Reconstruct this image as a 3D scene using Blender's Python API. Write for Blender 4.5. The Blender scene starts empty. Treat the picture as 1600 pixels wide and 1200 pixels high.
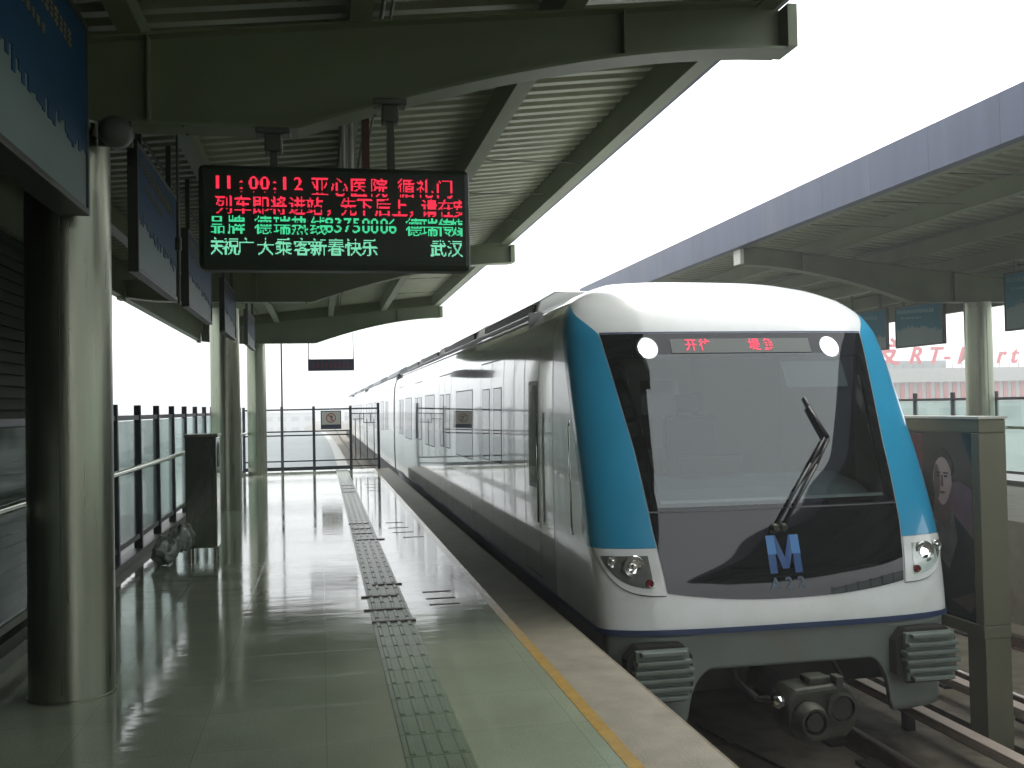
import bpy, math, random
from mathutils import Vector, Matrix
from mathutils.bvhtree import BVHTree
random.seed(7)
S = bpy.context.scene
C = S.collection
R_ = math.radians

# ------------------------------------------------------------------ camera
cd = bpy.data.cameras.new('camera'); cam = bpy.data.objects.new('camera', cd); C.objects.link(cam)
cd.sensor_width = 36; cd.lens = 34.875; cd.clip_start = .05; cd.clip_end = 6000
cam.matrix_world = (Matrix.Translation((0, 0, 1.57)) @ Matrix.Rotation(R_(-10.9), 4, 'Z')
                    @ Matrix.Rotation(R_(91.26), 4, 'X') @ Matrix.Rotation(R_(-1.15), 4, 'Z'))
S.camera = cam

# ------------------------------------------------------------------ sky and sun (overcast)
SUN_EL, SUN_AZ = R_(56), R_(48)      # azimuth clockwise from +Y
W = bpy.data.worlds.new('World'); S.world = W; W.use_nodes = True
nt = W.node_tree; nt.nodes.clear()
out = nt.nodes.new('ShaderNodeOutputWorld'); bg = nt.nodes.new('ShaderNodeBackground')
sky = nt.nodes.new('ShaderNodeTexSky'); sky.sky_type = 'NISHITA'; sky.sun_disc = False
sky.sun_elevation = SUN_EL; sky.sun_rotation = SUN_AZ; sky.dust_density = 6; sky.air_density = 1.2
hs = nt.nodes.new('ShaderNodeHueSaturation'); hs.inputs['Saturation'].default_value = .18
hs.inputs['Value'].default_value = 1.0
mx = nt.nodes.new('ShaderNodeMix'); mx.data_type = 'RGBA'; mx.inputs[0].default_value = .55
mx.inputs[7].default_value = (11.5, 12.0, 12.2, 1)     # cloud layer
nt.links.new(sky.outputs[0], hs.inputs['Color']); nt.links.new(hs.outputs[0], mx.inputs[6])
nt.links.new(mx.outputs[2], bg.inputs[0]); bg.inputs[1].default_value = .12
nt.links.new(bg.outputs[0], out.inputs[0])
sl = bpy.data.lights.new('sun', 'SUN'); sl.energy = .9; sl.angle = R_(20); sl.color = (1, .97, .92)
so = bpy.data.objects.new('sun', sl); C.objects.link(so)
sd = Vector((math.sin(SUN_AZ)*math.cos(SUN_EL), math.cos(SUN_AZ)*math.cos(SUN_EL), math.sin(SUN_EL)))
so.rotation_euler = sd.to_track_quat('Z', 'Y').to_euler()
S.view_settings.view_transform = 'Standard'; S.view_settings.look = 'None'
S.view_settings.exposure = 1.2; S.view_settings.gamma = 1
S.render.engine = 'CYCLES'
S.cycles.max_bounces = 8; S.cycles.glossy_bounces = 4; S.cycles.transparent_max_bounces = 12

# ------------------------------------------------------------------ materials
def mat(name, col, rough=.5, metal=0, var=0, vscale=3, bump=0, bscale=40, coat=0, stretch=None, rvar=0, spec=None,
        dirt=None, dscale=1.5, dmin=.55, dmax=.75):
    m = bpy.data.materials.new(name); m.use_nodes = True
    n = m.node_tree; b = n.nodes['Principled BSDF']
    b.inputs['Base Color'].default_value = (*col, 1); b.inputs['Roughness'].default_value = rough
    b.inputs['Metallic'].default_value = metal
    if coat: b.inputs['Coat Weight'].default_value = coat; b.inputs['Coat Roughness'].default_value = .04
    if spec is not None: b.inputs['Specular IOR Level'].default_value = spec
    tc = n.nodes.new('ShaderNodeTexCoord'); mp = n.nodes.new('ShaderNodeMapping')
    n.links.new(tc.outputs['Object'], mp.inputs[0])
    if stretch: mp.inputs['Scale'].default_value = stretch
    src = mp.outputs[0]
    if var or rvar:
        t = n.nodes.new('ShaderNodeTexNoise'); t.inputs['Scale'].default_value = vscale; t.inputs['Detail'].default_value = 7
        n.links.new(src, t.inputs['Vector'])
        if var:
            r = n.nodes.new('ShaderNodeMapRange'); r.inputs[1].default_value = .25; r.inputs[2].default_value = .75
            r.inputs[3].default_value = 1-var; r.inputs[4].default_value = 1+var
            n.links.new(t.outputs[0], r.inputs[0])
            v = n.nodes.new('ShaderNodeVectorMath'); v.operation = 'SCALE'; v.inputs[0].default_value = col
            n.links.new(r.outputs[0], v.inputs['Scale']); cur = v.outputs[0]
            if dirt:
                t2 = n.nodes.new('ShaderNodeTexNoise'); t2.inputs['Scale'].default_value = dscale; t2.inputs['Detail'].default_value = 9
                t2.inputs['Roughness'].default_value = .65
                n.links.new(src, t2.inputs['Vector'])
                q = n.nodes.new('ShaderNodeMapRange'); q.inputs[1].default_value = dmin; q.inputs[2].default_value = dmax
                n.links.new(t2.outputs[0], q.inputs[0])
                mm = n.nodes.new('ShaderNodeMix'); mm.data_type = 'RGBA'; mm.inputs[7].default_value = (*dirt, 1)
                n.links.new(q.outputs[0], mm.inputs[0]); n.links.new(cur, mm.inputs[6]); cur = mm.outputs[2]
            n.links.new(cur, b.inputs['Base Color'])
        if rvar:
            r = n.nodes.new('ShaderNodeMapRange'); r.inputs[3].default_value = max(0, rough-rvar); r.inputs[4].default_value = rough+rvar
            r.inputs[1].default_value = .3; r.inputs[2].default_value = .7
            n.links.new(t.outputs[0], r.inputs[0]); n.links.new(r.outputs[0], b.inputs['Roughness'])
    if bump:
        t = n.nodes.new('ShaderNodeTexNoise'); t.inputs['Scale'].default_value = bscale; t.inputs['Detail'].default_value = 4
        n.links.new(src, t.inputs['Vector'])
        bp = n.nodes.new('ShaderNodeBump'); bp.inputs['Strength'].default_value = bump; bp.inputs['Distance'].default_value = .01
        n.links.new(t.outputs[0], bp.inputs['Height']); n.links.new(bp.outputs[0], b.inputs['Normal'])
    return m

def emit(name, col, st):
    m = bpy.data.materials.new(name); m.use_nodes = True; n = m.node_tree
    b = n.nodes['Principled BSDF']; b.inputs['Base Color'].default_value = (0, 0, 0, 1)
    b.inputs['Emission Color'].default_value = (*col, 1); b.inputs['Emission Strength'].default_value = st
    b.inputs['Roughness'].default_value = .6
    return m

def glass(name, tint, alpha):
    """thin tinted pane: mostly see-through, glossy"""
    m = bpy.data.materials.new(name); m.use_nodes = True; n = m.node_tree; n.nodes.clear()
    o = n.nodes.new('ShaderNodeOutputMaterial'); tr = n.nodes.new('ShaderNodeBsdfTransparent'); tr.inputs[0].default_value = (*tint, 1)
    g = n.nodes.new('ShaderNodeBsdfGlossy'); g.inputs['Roughness'].default_value = .04
    d = n.nodes.new('ShaderNodeBsdfTranslucent'); d.inputs[0].default_value = (.55, .62, .6, 1)
    fr = n.nodes.new('ShaderNodeFresnel'); fr.inputs[0].default_value = 1.45
    m1 = n.nodes.new('ShaderNodeMixShader'); m2 = n.nodes.new('ShaderNodeMixShader'); m1.inputs[0].default_value = alpha; fm = n.nodes.new('ShaderNodeMath'); fm.operation = 'MULTIPLY'; fm.inputs[1].default_value = .35; n.links.new(fr.outputs[0], fm.inputs[0])
    n.links.new(tr.outputs[0], m1.inputs[1]); n.links.new(d.outputs[0], m1.inputs[2])
    n.links.new(fm.outputs[0], m2.inputs[0]); n.links.new(m1.outputs[0], m2.inputs[1]); n.links.new(g.outputs[0], m2.inputs[2])
    n.links.new(m2.outputs[0], o.inputs[0])
    return m

def screen_mat():
    m = bpy.data.materials.new('windscreen_glass'); m.use_nodes = True; n = m.node_tree; n.nodes.clear()
    o = n.nodes.new('ShaderNodeOutputMaterial'); tr = n.nodes.new('ShaderNodeBsdfTransparent'); tr.inputs[0].default_value = (.50, .55, .54, 1)
    g = n.nodes.new('ShaderNodeBsdfGlossy'); g.inputs['Roughness'].default_value = .025; g.inputs[0].default_value = (.95, 1, 1, 1)
    fr = n.nodes.new('ShaderNodeFresnel'); fr.inputs[0].default_value = 1.75
    m2 = n.nodes.new('ShaderNodeMixShader')
    n.links.new(fr.outputs[0], m2.inputs[0]); n.links.new(tr.outputs[0], m2.inputs[1]); n.links.new(g.outputs[0], m2.inputs[2])
    n.links.new(m2.outputs[0], o.inputs[0])
    return m

def floor_mat():
    m = bpy.data.materials.new('polished_granite'); m.use_nodes = True; n = m.node_tree; b = n.nodes['Principled BSDF']
    tc = n.nodes.new('ShaderNodeTexCoord')
    br = n.nodes.new('ShaderNodeTexBrick'); br.offset = 0
    br.inputs['Scale'].default_value = 1; br.inputs['Brick Width'].default_value = .6; br.inputs['Row Height'].default_value = .6
    br.inputs['Mortar Size'].default_value = .003; br.inputs['Mortar Smooth'].default_value = .3
    br.inputs['Color1'].default_value = (.235, .27, .195, 1); br.inputs['Color2'].default_value = (.215, .25, .18, 1)
    br.inputs['Mortar'].default_value = (.17, .20, .14, 1)
    n.links.new(tc.outputs['Object'], br.inputs['Vector'])
    ns = n.nodes.new('ShaderNodeTexNoise'); ns.inputs['Scale'].default_value = 120; ns.inputs['Detail'].default_value = 3
    n.links.new(tc.outputs['Object'], ns.inputs['Vector'])
    mr = n.nodes.new('ShaderNodeMapRange'); mr.inputs[1].default_value = .3; mr.inputs[2].default_value = .7; mr.inputs[3].default_value = .8; mr.inputs[4].default_value = 1.2
    n.links.new(ns.outputs[0], mr.inputs[0])
    n2 = n.nodes.new('ShaderNodeTexNoise'); n2.inputs['Scale'].default_value = 1.3; n2.inputs['Detail'].default_value = 8; n2.inputs['Roughness'].default_value = .6
    n.links.new(tc.outputs['Object'], n2.inputs['Vector'])
    mr2 = n.nodes.new('ShaderNodeMapRange'); mr2.inputs[1].default_value = .3; mr2.inputs[2].default_value = .7; mr2.inputs[3].default_value = .82; mr2.inputs[4].default_value = 1.1
    n.links.new(n2.outputs[0], mr2.inputs[0])
    mu = n.nodes.new('ShaderNodeMath'); mu.operation = 'MULTIPLY'; n.links.new(mr.outputs[0], mu.inputs[0]); n.links.new(mr2.outputs[0], mu.inputs[1])
    vs = n.nodes.new('ShaderNodeVectorMath'); vs.operation = 'SCALE'
    n.links.new(br.outputs['Color'], vs.inputs[0]); n.links.new(mu.outputs[0], vs.inputs['Scale']); n.links.new(vs.outputs[0], b.inputs['Base Color'])
    mr3 = n.nodes.new('ShaderNodeMapRange'); mr3.inputs[1].default_value = .3; mr3.inputs[2].default_value = .75; mr3.inputs[3].default_value = .045; mr3.inputs[4].default_value = .14
    n.links.new(n2.outputs[0], mr3.inputs[0]); n.links.new(mr3.outputs[0], b.inputs['Roughness'])
    b.inputs['Specular IOR Level'].default_value = .30
    # slabs are laid very slightly out of level
    mp = n.nodes.new('ShaderNodeMapping'); mp.inputs['Scale'].default_value = (1.2, 3.5, 1); n.links.new(tc.outputs['Object'], mp.inputs[0])
    n3 = n.nodes.new('ShaderNodeTexNoise'); n3.inputs['Scale'].default_value = 2.2; n3.inputs['Detail'].default_value = 3; n.links.new(mp.outputs[0], n3.inputs['Vector'])
    ad = n.nodes.new('ShaderNodeMath'); ad.operation = 'SUBTRACT'; n.links.new(n3.outputs[0], ad.inputs[0]); n.links.new(br.outputs['Fac'], ad.inputs[1])
    bp = n.nodes.new('ShaderNodeBump'); bp.inputs['Strength'].default_value = .10; bp.inputs['Distance'].default_value = .012
    n.links.new(ad.outputs[0], bp.inputs['Height']); n.links.new(bp.outputs[0], b.inputs['Normal'])
    return m

M = dict(
    floor=floor_mat(),
    coping=mat('coping_concrete', (.155, .142, .10), .6, var=.2, vscale=6, bump=.3, bscale=80, dirt=(.10, .07, .045), dscale=2.2),
    yellow=mat('worn_yellow_paint', (.33, .21, .05), .2, var=.18, vscale=14, dirt=(.3, .22, .09), dscale=9, dmin=.5, dmax=.7),
    tactile=mat('tactile_tile', (.10, .14, .08), .30, var=.15, vscale=5, dirt=(.11, .08, .05), dscale=3),
    mark=mat('dark_floor_mark', (.05, .03, .03), .45, var=.4, vscale=20),
    canopy=mat('canopy_green_grey_paint', (.145, .18, .10), .5, var=.1, vscale=2, dirt=(.11, .12, .075), dscale=1.2, dmin=.5, dmax=.8),
    sheet=mat('roof_sheet_paint', (.29, .325, .215), .45, var=.08, vscale=1.5, dirt=(.2, .2, .14), dscale=.7, dmin=.45, dmax=.8),
    white_edge=mat('pale_trim_paint', (.5, .51, .45), .45, var=.06),
    fascia=mat('blue_grey_fascia_panel', (.055, .068, .115), .5, metal=0, var=.18, vscale=3, stretch=(.1, 1.2, .1), dirt=(.09, .095, .13), dscale=1.0),
    steel=mat('brushed_stainless', (.28, .30, .23), .32, 1, var=.10, vscale=5, stretch=(6, 6, .25), rvar=.06, bump=.05, bscale=6),
    mirror=mat('polished_stainless', (.42, .45, .38), .12, 1, var=.08, vscale=8, bump=.5, bscale=4, stretch=(1, 1, .5)),
    post=mat('dark_iron_paint', (.025, .03, .04), .4, var=.2),
    dark=mat('black_housing', (.008, .022, .008), .5, var=.2),
    rod=mat('dark_green_steel', (.06, .07, .05), .5, var=.2),
    rust=mat('red_oxide_steel', (.10, .045, .03), .6, var=.2),
    pane=glass('railing_glass', (.88, .95, .93), .30),
    concrete=mat('track_concrete', (.15, .13, .09), .85, var=.25, vscale=4, bump=.5, bscale=50, dirt=(.06, .045, .025), dscale=2.5, dmin=.45, dmax=.7),
    rail=mat('rail_steel', (.14, .09, .06), .5, .6, var=.3, vscale=10),
    railtop=mat('rail_head', (.42, .38, .35), .25, 1, var=.1),
    cover=mat('third_rail_cover', (.42, .34, .28), .6, var=.12, vscale=6, dirt=(.25, .17, .12)),
    # train
    body=mat('silver_side_body', (.60, .61, .585), .08, .12, var=.02, vscale=2, coat=.6, bump=.06, bscale=1.6),
    cowl=mat('white_cowl', (.72, .75, .74), .2, 0, var=.02, vscale=3, coat=.5, dirt=(.60, .61, .57), dscale=1.1, dmin=.45, dmax=.75, bump=.03, bscale=2),
    blue=mat('blue_pillar_paint', (.016, .27, .46), .3, 0, var=.04, coat=.7),
    navy=mat('navy_line', (.01, .03, .09), .35),
    skirt=mat('grey_skirt_paint', (.145, .17, .15), .4, var=.1, vscale=4, dirt=(.17, .16, .12), dscale=3),
    mask=mat('black_front_glass', (.005, .006, .007), .04, 0, spec=.5, bump=.01, bscale=2),
    screen=screen_mat(), darkpane=mat('dark_side_pane', (.02, .024, .024), .03, 0, spec=.8),
    cabwall=mat('cab_wall', (.32, .34, .33), .6), cabdoor=mat('cab_door_grey', (.42, .44, .43), .5), cabseat=mat('seat_fabric', (.03, .035, .05), .8),
    console=mat('console_top', (.42, .50, .50), .45, var=.08),
    seam=mat('black_rubber_seam', (.012, .012, .013), .5),
    win=mat('tinted_window', (.05, .055, .06), .03, .15, spec=.8),
    rib=mat('anticlimber_paint', (.13, .16, .135), .45, var=.15, vscale=8, dirt=(.1, .1, .07), dscale=6),
    under=mat('grimy_underframe', (.02, .018, .014), .8, var=.3),
    coupler=mat('grimy_cast_steel', (.035, .037, .024), .6, .3, var=.35, vscale=12, bump=.5, bscale=25),
    roofeq=mat('roof_equipment_grey', (.13, .14, .15), .5, var=.15),
    lens=mat('reflector_grey', (.33, .35, .33), .12, .7, var=.2, vscale=14),
    chrome=mat('chrome', (.75, .76, .75), .06, 1),
    redlens=mat('red_lens', (.12, .01, .012), .15),
    logo=mat('logo_blue', (.02, .075, .22), .3),
    logolight=mat('logo_pale_blue', (.07, .22, .48), .3),
    number=mat('fleet_number_grey', (.07, .11, .15), .4),
    lamp=emit('headlamp_glow', (.85, .93, 1), 5),
    red=emit('led_red', (1, .035, .08), .5),
    green=emit('led_green', (.07, .78, .35), .45),
    green_b=emit('led_mint', (.25, .9, .55), .42),
    destled=emit('destination_led', (1, .06, .12), .7),
    # adverts
    ad_blue=mat('advert_blue', (.010, .055, .115), .55, var=.15, vscale=2, spec=.2),
    ad_teal=mat('advert_teal', (.015, .13, .17), .55, var=.15, vscale=2, spec=.2),
    ad_grey=mat('advert_pale', (.15, .21, .20), .5, var=.06, spec=.25),
    ad_gold=mat('advert_gold', (.20, .16, .05), .35, var=.3, vscale=20),
    ad_mint=mat('advert_mint', (.10, .24, .24), .35),
    frame=mat('advert_frame', (.035, .045, .035), .45),
    cab=mat('advert_cabinet_olive', (.14, .14, .09), .4, .3, var=.12, vscale=3, stretch=(1, 1, .3)),
    poster=mat('poster_dark', (.022, .03, .024), .12, var=.3, vscale=1.5, coat=.5),
    skin=mat('poster_skin', (.42, .33, .31), .3, var=.15, vscale=9, coat=.5),
    skin2=mat('poster_skin_shade', (.12, .085, .08), .3, var=.15, vscale=9, coat=.5),
    hair=mat('poster_hair', (.012, .012, .012), .3, coat=.5),
    p_red=mat('poster_red', (.10, .022, .025), .3, var=.5, vscale=5, coat=.5),
    p_mauve=mat('poster_mauve', (.15, .10, .13), .3, var=.3, vscale=4, coat=.5),
    p_shirt=mat('poster_shirt', (.12, .13, .125), .3, var=.3, vscale=9, coat=.5),
    p_suit=mat('poster_suit', (.02, .035, .03), .3, var=.3, vscale=5, coat=.5),
    signw=mat('sign_white', (.55, .55, .5), .4), signk=mat('sign_navy', (.03, .04, .08), .4), signr=mat('sign_red', (.35, .02, .02), .4),
    bag=mat('plastic_bag', (.24, .27, .24), .15, 0, var=.5, vscale=11, bump=1.0, bscale=22, spec=.8),
    # city
    cladding=mat('dark_cladding', (.018, .026, .012), .8, var=.2),
    ground=mat('city_ground', (.11, .125, .10), .9, var=.3, vscale=.02, dirt=(.06, .085, .05), dscale=.01),
    road=mat('asphalt', (.10, .105, .10), .85, var=.15, vscale=.1),
    walk=mat('walkway_paving', (.13, .15, .15), .8, var=.12, vscale=.3),
    kerb=mat('pale_kerb', (.32, .32, .30), .8, var=.1),
    b_pale=mat('pale_render', (.34, .35, .33), .8, var=.1, vscale=.2),
    b_grey=mat('grey_render', (.2, .22, .22), .8, var=.1, vscale=.2),
    b_roof=mat('roof_felt', (.22, .23, .23), .85, var=.15, vscale=.1),
    b_win=mat('far_window', (.08, .10, .11), .2),
    b_red=mat('faded_red_panel', (.42, .10, .09), .7),
    letters=mat('red_sign_letters', (.55, .035, .05), .5),
    leaf=mat('foliage', (.05, .085, .035), .8, var=.4, vscale=2), bark=mat('bark', (.08, .06, .04), .9),
)

# ------------------------------------------------------------------ mesh helpers
class MB:
    def __init__(s): s.v = []; s.f = []
    def add(s, vs, fs):
        o = len(s.v); s.v += [tuple(v) for v in vs]; s.f += [tuple(i+o for i in f) for f in fs]; return s
    def box(s, x0, x1, y0, y1, z0, z1):
        return s.add([(x0,y0,z0),(x1,y0,z0),(x1,y1,z0),(x0,y1,z0),(x0,y0,z1),(x1,y0,z1),(x1,y1,z1),(x0,y1,z1)],
                     [(0,3,2,1),(4,5,6,7),(0,1,5,4),(1,2,6,5),(2,3,7,6),(3,0,4,7)])
    def tube(s, p0, p1, r, n=12, r1=None):
        p0 = Vector(p0); p1 = Vector(p1); r1 = r if r1 is None else r1
        d = (p1-p0).normalized(); a = d.orthogonal().normalized(); b = d.cross(a)
        vs = []
        for p, rr in ((p0, r), (p1, r1)):
            for i in range(n):
                t = 2*math.pi*i/n; vs.append(p+a*rr*math.cos(t)+b*rr*math.sin(t))
        fs = [(i, (i+1) % n, n+(i+1) % n, n+i) for i in range(n)] + [tuple(range(n))[::-1], tuple(range(n, 2*n))]
        return s.add(vs, fs)
    def path(s, pts, r, n=8):
        for a, b in zip(pts, pts[1:]): s.tube(a, b, r, n)
        return s
    def prism(s, pts, axis, a0, a1):
        """pts 2D polygon extruded along axis ('x': pts=(y,z); 'y': (x,z); 'z': (x,y))"""
        def P(p, a): return (a, p[0], p[1]) if axis == 'x' else (p[0], a, p[1]) if axis == 'y' else (p[0], p[1], a)
        n = len(pts)
        return s.add([P(p, a0) for p in pts]+[P(p, a1) for p in pts],
                     [(i, (i+1) % n, n+(i+1) % n, n+i) for i in range(n)]+[tuple(range(n))[::-1], tuple(range(n, 2*n))])
    def grid(s, fn, us, vs_, flip=False):
        nu, nv = len(us), len(vs_)
        vv = [fn(u, v) for v in vs_ for u in us]
        fs = [(j*nu+i, j*nu+i+1, (j+1)*nu+i+1, (j+1)*nu+i) for j in range(nv-1) for i in range(nu-1)]
        if flip: fs = [f[::-1] for f in fs]
        return s.add(vv, fs)
    def lathe(s, prof, c, axis='z', n=32):
        """prof = [(r, h)], closed by caps"""
        vs = []
        for r, h in prof:
            for i in range(n):
                t = 2*math.pi*i/n; a, b = r*math.cos(t), r*math.sin(t)
                vs.append((c[0]+a, c[1]+b, c[2]+h) if axis == 'z' else (c[0]+a, c[1]+h, c[2]+b))
        k = len(prof)
        fs = [(j*n+i, j*n+(i+1) % n, (j+1)*n+(i+1) % n, (j+1)*n+i) for j in range(k-1) for i in range(n)]
        return s.add(vs, fs+[tuple(range(n))[::-1], tuple(range((k-1)*n, k*n))])
    def build(s, name, m, parent=None, smooth=False, bevel=0, solid=0):
        me = bpy.data.meshes.new(name); me.from_pydata(s.v, [], s.f); me.update()
        me.materials.append(m)
        if smooth:
            for p in me.polygons: p.use_smooth = True
            if smooth == 'auto':
                me.set_sharp_from_angle(angle=R_(35))
        o = bpy.data.objects.new(name, me); C.objects.link(o)
        if parent: o.parent = parent; o.matrix_parent_inverse = parent.matrix_basis.inverted()
        if solid:
            q = o.modifiers.new('thickness', 'SOLIDIFY'); q.thickness = solid; q.offset = -1
        if bevel:
            q = o.modifiers.new('bevel', 'BEVEL'); q.width = bevel; q.segments = 2; q.limit_method = 'ANGLE'; q.angle_limit = R_(40)
        return o

def tag(o, label=None, cat=None, group=None, kind=None):
    if label: o['label'] = label
    if cat: o['category'] = cat
    if group: o['group'] = group
    if kind: o['kind'] = kind
    return o
def thing(name, label, cat, loc=(0, 0, 0), group=None):
    e = bpy.data.objects.new(name, None); e.location = loc; e.empty_display_size = .2; C.objects.link(e)
    return tag(e, label, cat, group)
def copy_tree(o, loc, label, parent=None):
    c = o.copy(); C.objects.link(c)
    if parent is None: c.location = loc; c['label'] = label
    else: c.parent = parent
    for ch in list(o.children): copy_tree(ch, None, None, c)
    return c
def lin(a, b, n): return [a+(b-a)*i/(n-1) for i in range(n)]

def text_mesh(body, size=1, shear=0, bold=0):
    cu = bpy.data.curves.new('tmp', 'FONT'); cu.body = body; cu.size = size; cu.shear = shear; cu.offset = bold
    cu.align_x = 'CENTER'
    o = bpy.data.objects.new('tmp', cu); C.objects.link(o)
    bpy.context.view_layer.update()
    dg = bpy.context.evaluated_depsgraph_get(); me = o.evaluated_get(dg).to_mesh()
    vs = [v.co.copy() for v in me.vertices]; fs = [tuple(p.vertices) for p in me.polygons]
    o.evaluated_get(dg).to_mesh_clear()
    bpy.data.objects.remove(o); bpy.data.curves.remove(cu)
    return vs, fs
def add_text(mb, body, size, org, ux, uz, th=.0, shear=0, bold=0):
    """text laid in the plane spanned by ux (reading direction) and uz, centred on org, with thickness th"""
    vs, fs = text_mesh(body, size, shear, bold)
    if not vs: return mb
    ux = Vector(ux); uz = Vector(uz); n = ux.cross(uz); org = Vector(org)
    a = [org+ux*v.x+uz*v.y for v in vs]
    mb.add([p for p in a], fs)
    if th:
        mb.add([p+n*-th for p in a], [f[::-1] for f in fs])
        cnt = {}
        for f in fs:
            for i in range(len(f)):
                e = (f[i], f[(i+1) % len(f)]); cnt[e] = 1
        k = len(vs)
        side = [e for e in cnt if (e[1], e[0]) not in cnt]
        mb.add([p for p in a]+[p+n*-th for p in a], [(e[1], e[0], e[0]+k, e[1]+k) for e in side])
    return mb

# ================================================================== SETTING
def struct(mb, name, m, **k): o = mb.build(name, m, **k); o['kind'] = 'structure'; return o
EDGE = 1.74
struct(MB().box(-2.15, 1.275, -18, 26.3, -.3, 0), 'platform_floor', M['floor'])
struct(MB().box(1.275, 1.345, -18, 26.3, -.3, .002), 'yellow_safety_line', M['yellow'])
struct(MB().box(1.345, EDGE-.02, -18, 26.3, -.3, 0), 'platform_coping', M['coping'])
struct(MB().box(EDGE-.02, EDGE, -18, 26.3, -.3, -.004).box(-2.0, EDGE-.12, -18, 26.3, -1.5, -.3), 'platform_wall', M['concrete'])
# tactile paving: raised bars moulded into 300 mm tiles
tm = MB(); y = 1.2
while y < 26:
    tm.box(.345, .645, y, y+.296, -.05, .003)
    for k in range(4):
        xx = .345+.0375+.075*k
        tm.add([(xx-.016, y+.012, .003), (xx+.016, y+.012, .003), (xx+.016, y+.284, .003), (xx-.016, y+.284, .003),
                (xx-.010, y+.024, .0085), (xx+.010, y+.024, .0085), (xx+.010, y+.272, .0085), (xx-.010, y+.272, .0085)],
               [(4, 5, 6, 7), (0, 1, 5, 4), (1, 2, 6, 5), (2, 3, 7, 6), (3, 0, 4, 7)])
    y += .3
struct(tm, 'tactile_paving', M['tactile'])
mk = MB()
for y0, xs in ((7.35, (.34, .66)), (7.8, (.30, .60)), (8.35, (.30, .60)), (8.9, (.42, .68)), (7.9, (.82, 1.06)), (8.15, (.82, 1.06)), (8.45, (.82, 1.06)),
               (12.0, (.40, .72)), (12.6, (.36, .62)), (13.1, (.36, .62)), (13.7, (.34, .62)), (12.1, (.95, 1.2)), (12.6, (.86, 1.12)), (13.1, (.84, 1.1)), (13.7, (.84, 1.08)),
               (19.0, (.36, .62)), (19.8, (.36, .62)), (20.6, (.36, .62)), (19.2, (.84, 1.15)), (20.0, (.84, 1.15)), (20.8, (.84, 1.15))):
    mk.box(xs[0], xs[1], y0, y0+.04, 0, .0102 if xs[0] < .7 else .003)
struct(mk, 'queue_markings', M['mark'])
# far platform
struct(MB().box(8.5, 12.1, -18, 40, -1.5, 0), 'far_platform_floor', M['coping'])
# viaduct deck and the trackbed
struct(MB().box(-2.4, 12.4, -60, 260, -1.9, -1.46), 'viaduct_deck', M['concrete'])
struct(MB().box(1.9, 5.02, -40, 200, -1.46, -1.22).box(5.4, 8.3, -40, 200, -1.46, -1.22), 'track_slab', M['concrete'])
struct(MB().box(12.2, 12.4, 40, 260, -1.46, -.4), 'viaduct_parapet', M['kerb'])
def wx(y): return .92-.00018*max(0, y-50)**2
ysw = lin(26.6, 118, 40)
struct(MB().grid(lambda u, v: (wx(v)-u, v, -1.0), [0, 14], ysw), 'track_walkway', M['walk'])
struct(MB().grid(lambda u, v: (wx(v)+u, v, -.985), [-.25, .25], ysw).grid(lambda u, v: (wx(v)+.25, v, u), [-1.4, -.985], ysw), 'walkway_kerb', M['kerb'])
def rail_pair(xc, lab):
    t = thing('railway_track', lab, 'railway track', (xc, 0, -1.22))
    for s in (-1, 1):
        x = xc+s*.7525
        MB().box(x-.06, x+.06, -20, 110, -1.22, -1.205).box(x-.012, x+.012, -20, 110, -1.205, -1.10).box(x-.035, x+.035, -20, 110, -1.10, -1.072).build('rail', M['rail'], t)
        MB().box(x-.022, x+.022, -20, 110, -1.072, -1.068).build('rail_head', M['railtop'], t)
    for i in range(24):
        y = -1+i*.6
        for s in (-1, 1):
            x = xc+s*.7525; MB().box(x-.19, x+.19, y, y+.22, -1.222, -1.19).build('rail_fastening', M['under'], t)
rail_pair(3.40, 'near railway track under the white train, with rusty rails on concrete')
rail_pair(6.75, 'far railway track behind the poster cabinet on the right')
def third_rail(x, lab):
    t = thing('third_rail', lab, 'third rail', (x, 0, -1.2))
    MB().box(x-.06, x+.06, -20, 90, -1.01, -.985).box(x-.06, x-.045, -20, 90, -1.06, -1.01).box(x+.045, x+.06, -20, 90, -1.06, -1.01).build('cover', M['cover'], t, bevel=.006)
    MB().box(x-.03, x+.03, -20, 90, -1.075, -1.03).build('conductor_rail', M['rail'], t)
    y = 1.2
    while y < 22: MB().box(x-.03, x+.05, y, y+.08, -1.22, -1.075).build('bracket', M['under'], t); y += 1.6
third_rail(4.80, 'tan covered third rail beside the near track, right of the coupler')
third_rail(5.62, 'tan covered third rail behind the poster cabinet leg')
cb = MB(); pts = []
for i in range(40):
    y = 3.5+i*.12; pts.append((3.65+.16*math.sin(i*.11)-.012*i+.1, y, -1.205))
cb.path(pts, .012); tag(cb.build('cable', M['under'], smooth=True), 'thin dark cable lying between the rails in front of the coupler', 'cable')

# city ground and street
struct(MB().add([(-2500, -600, -9.5), (3000, -600, -9.5), (3000, 4500, -9.5), (-2500, 4500, -9.5)], [(0, 1, 2, 3)]), 'ground', M['ground'])
rd = MB(); kb = MB()
def roadx(y): return -22+.00022*(y-60)**2 - (0 if y < 200 else .0000*(y-200)**2)
ys = lin(-200, 900, 60)
rd.grid(lambda u, v: (roadx(v)+u, v, -9.45), [-9, 9], ys)
for a, b in ((-9.6, -9.0), (9.0, 12.5)):
    kb.grid(lambda u, v: (roadx(v)+u, v, -9.33), [a, b], ys); kb.grid(lambda u, v: (roadx(v)+(a if b < 0 else a), v, -9.45+u), [0, .12], ys)
struct(rd, 'road', M['road']); struct(kb, 'pavement', M['kerb'])

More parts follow.
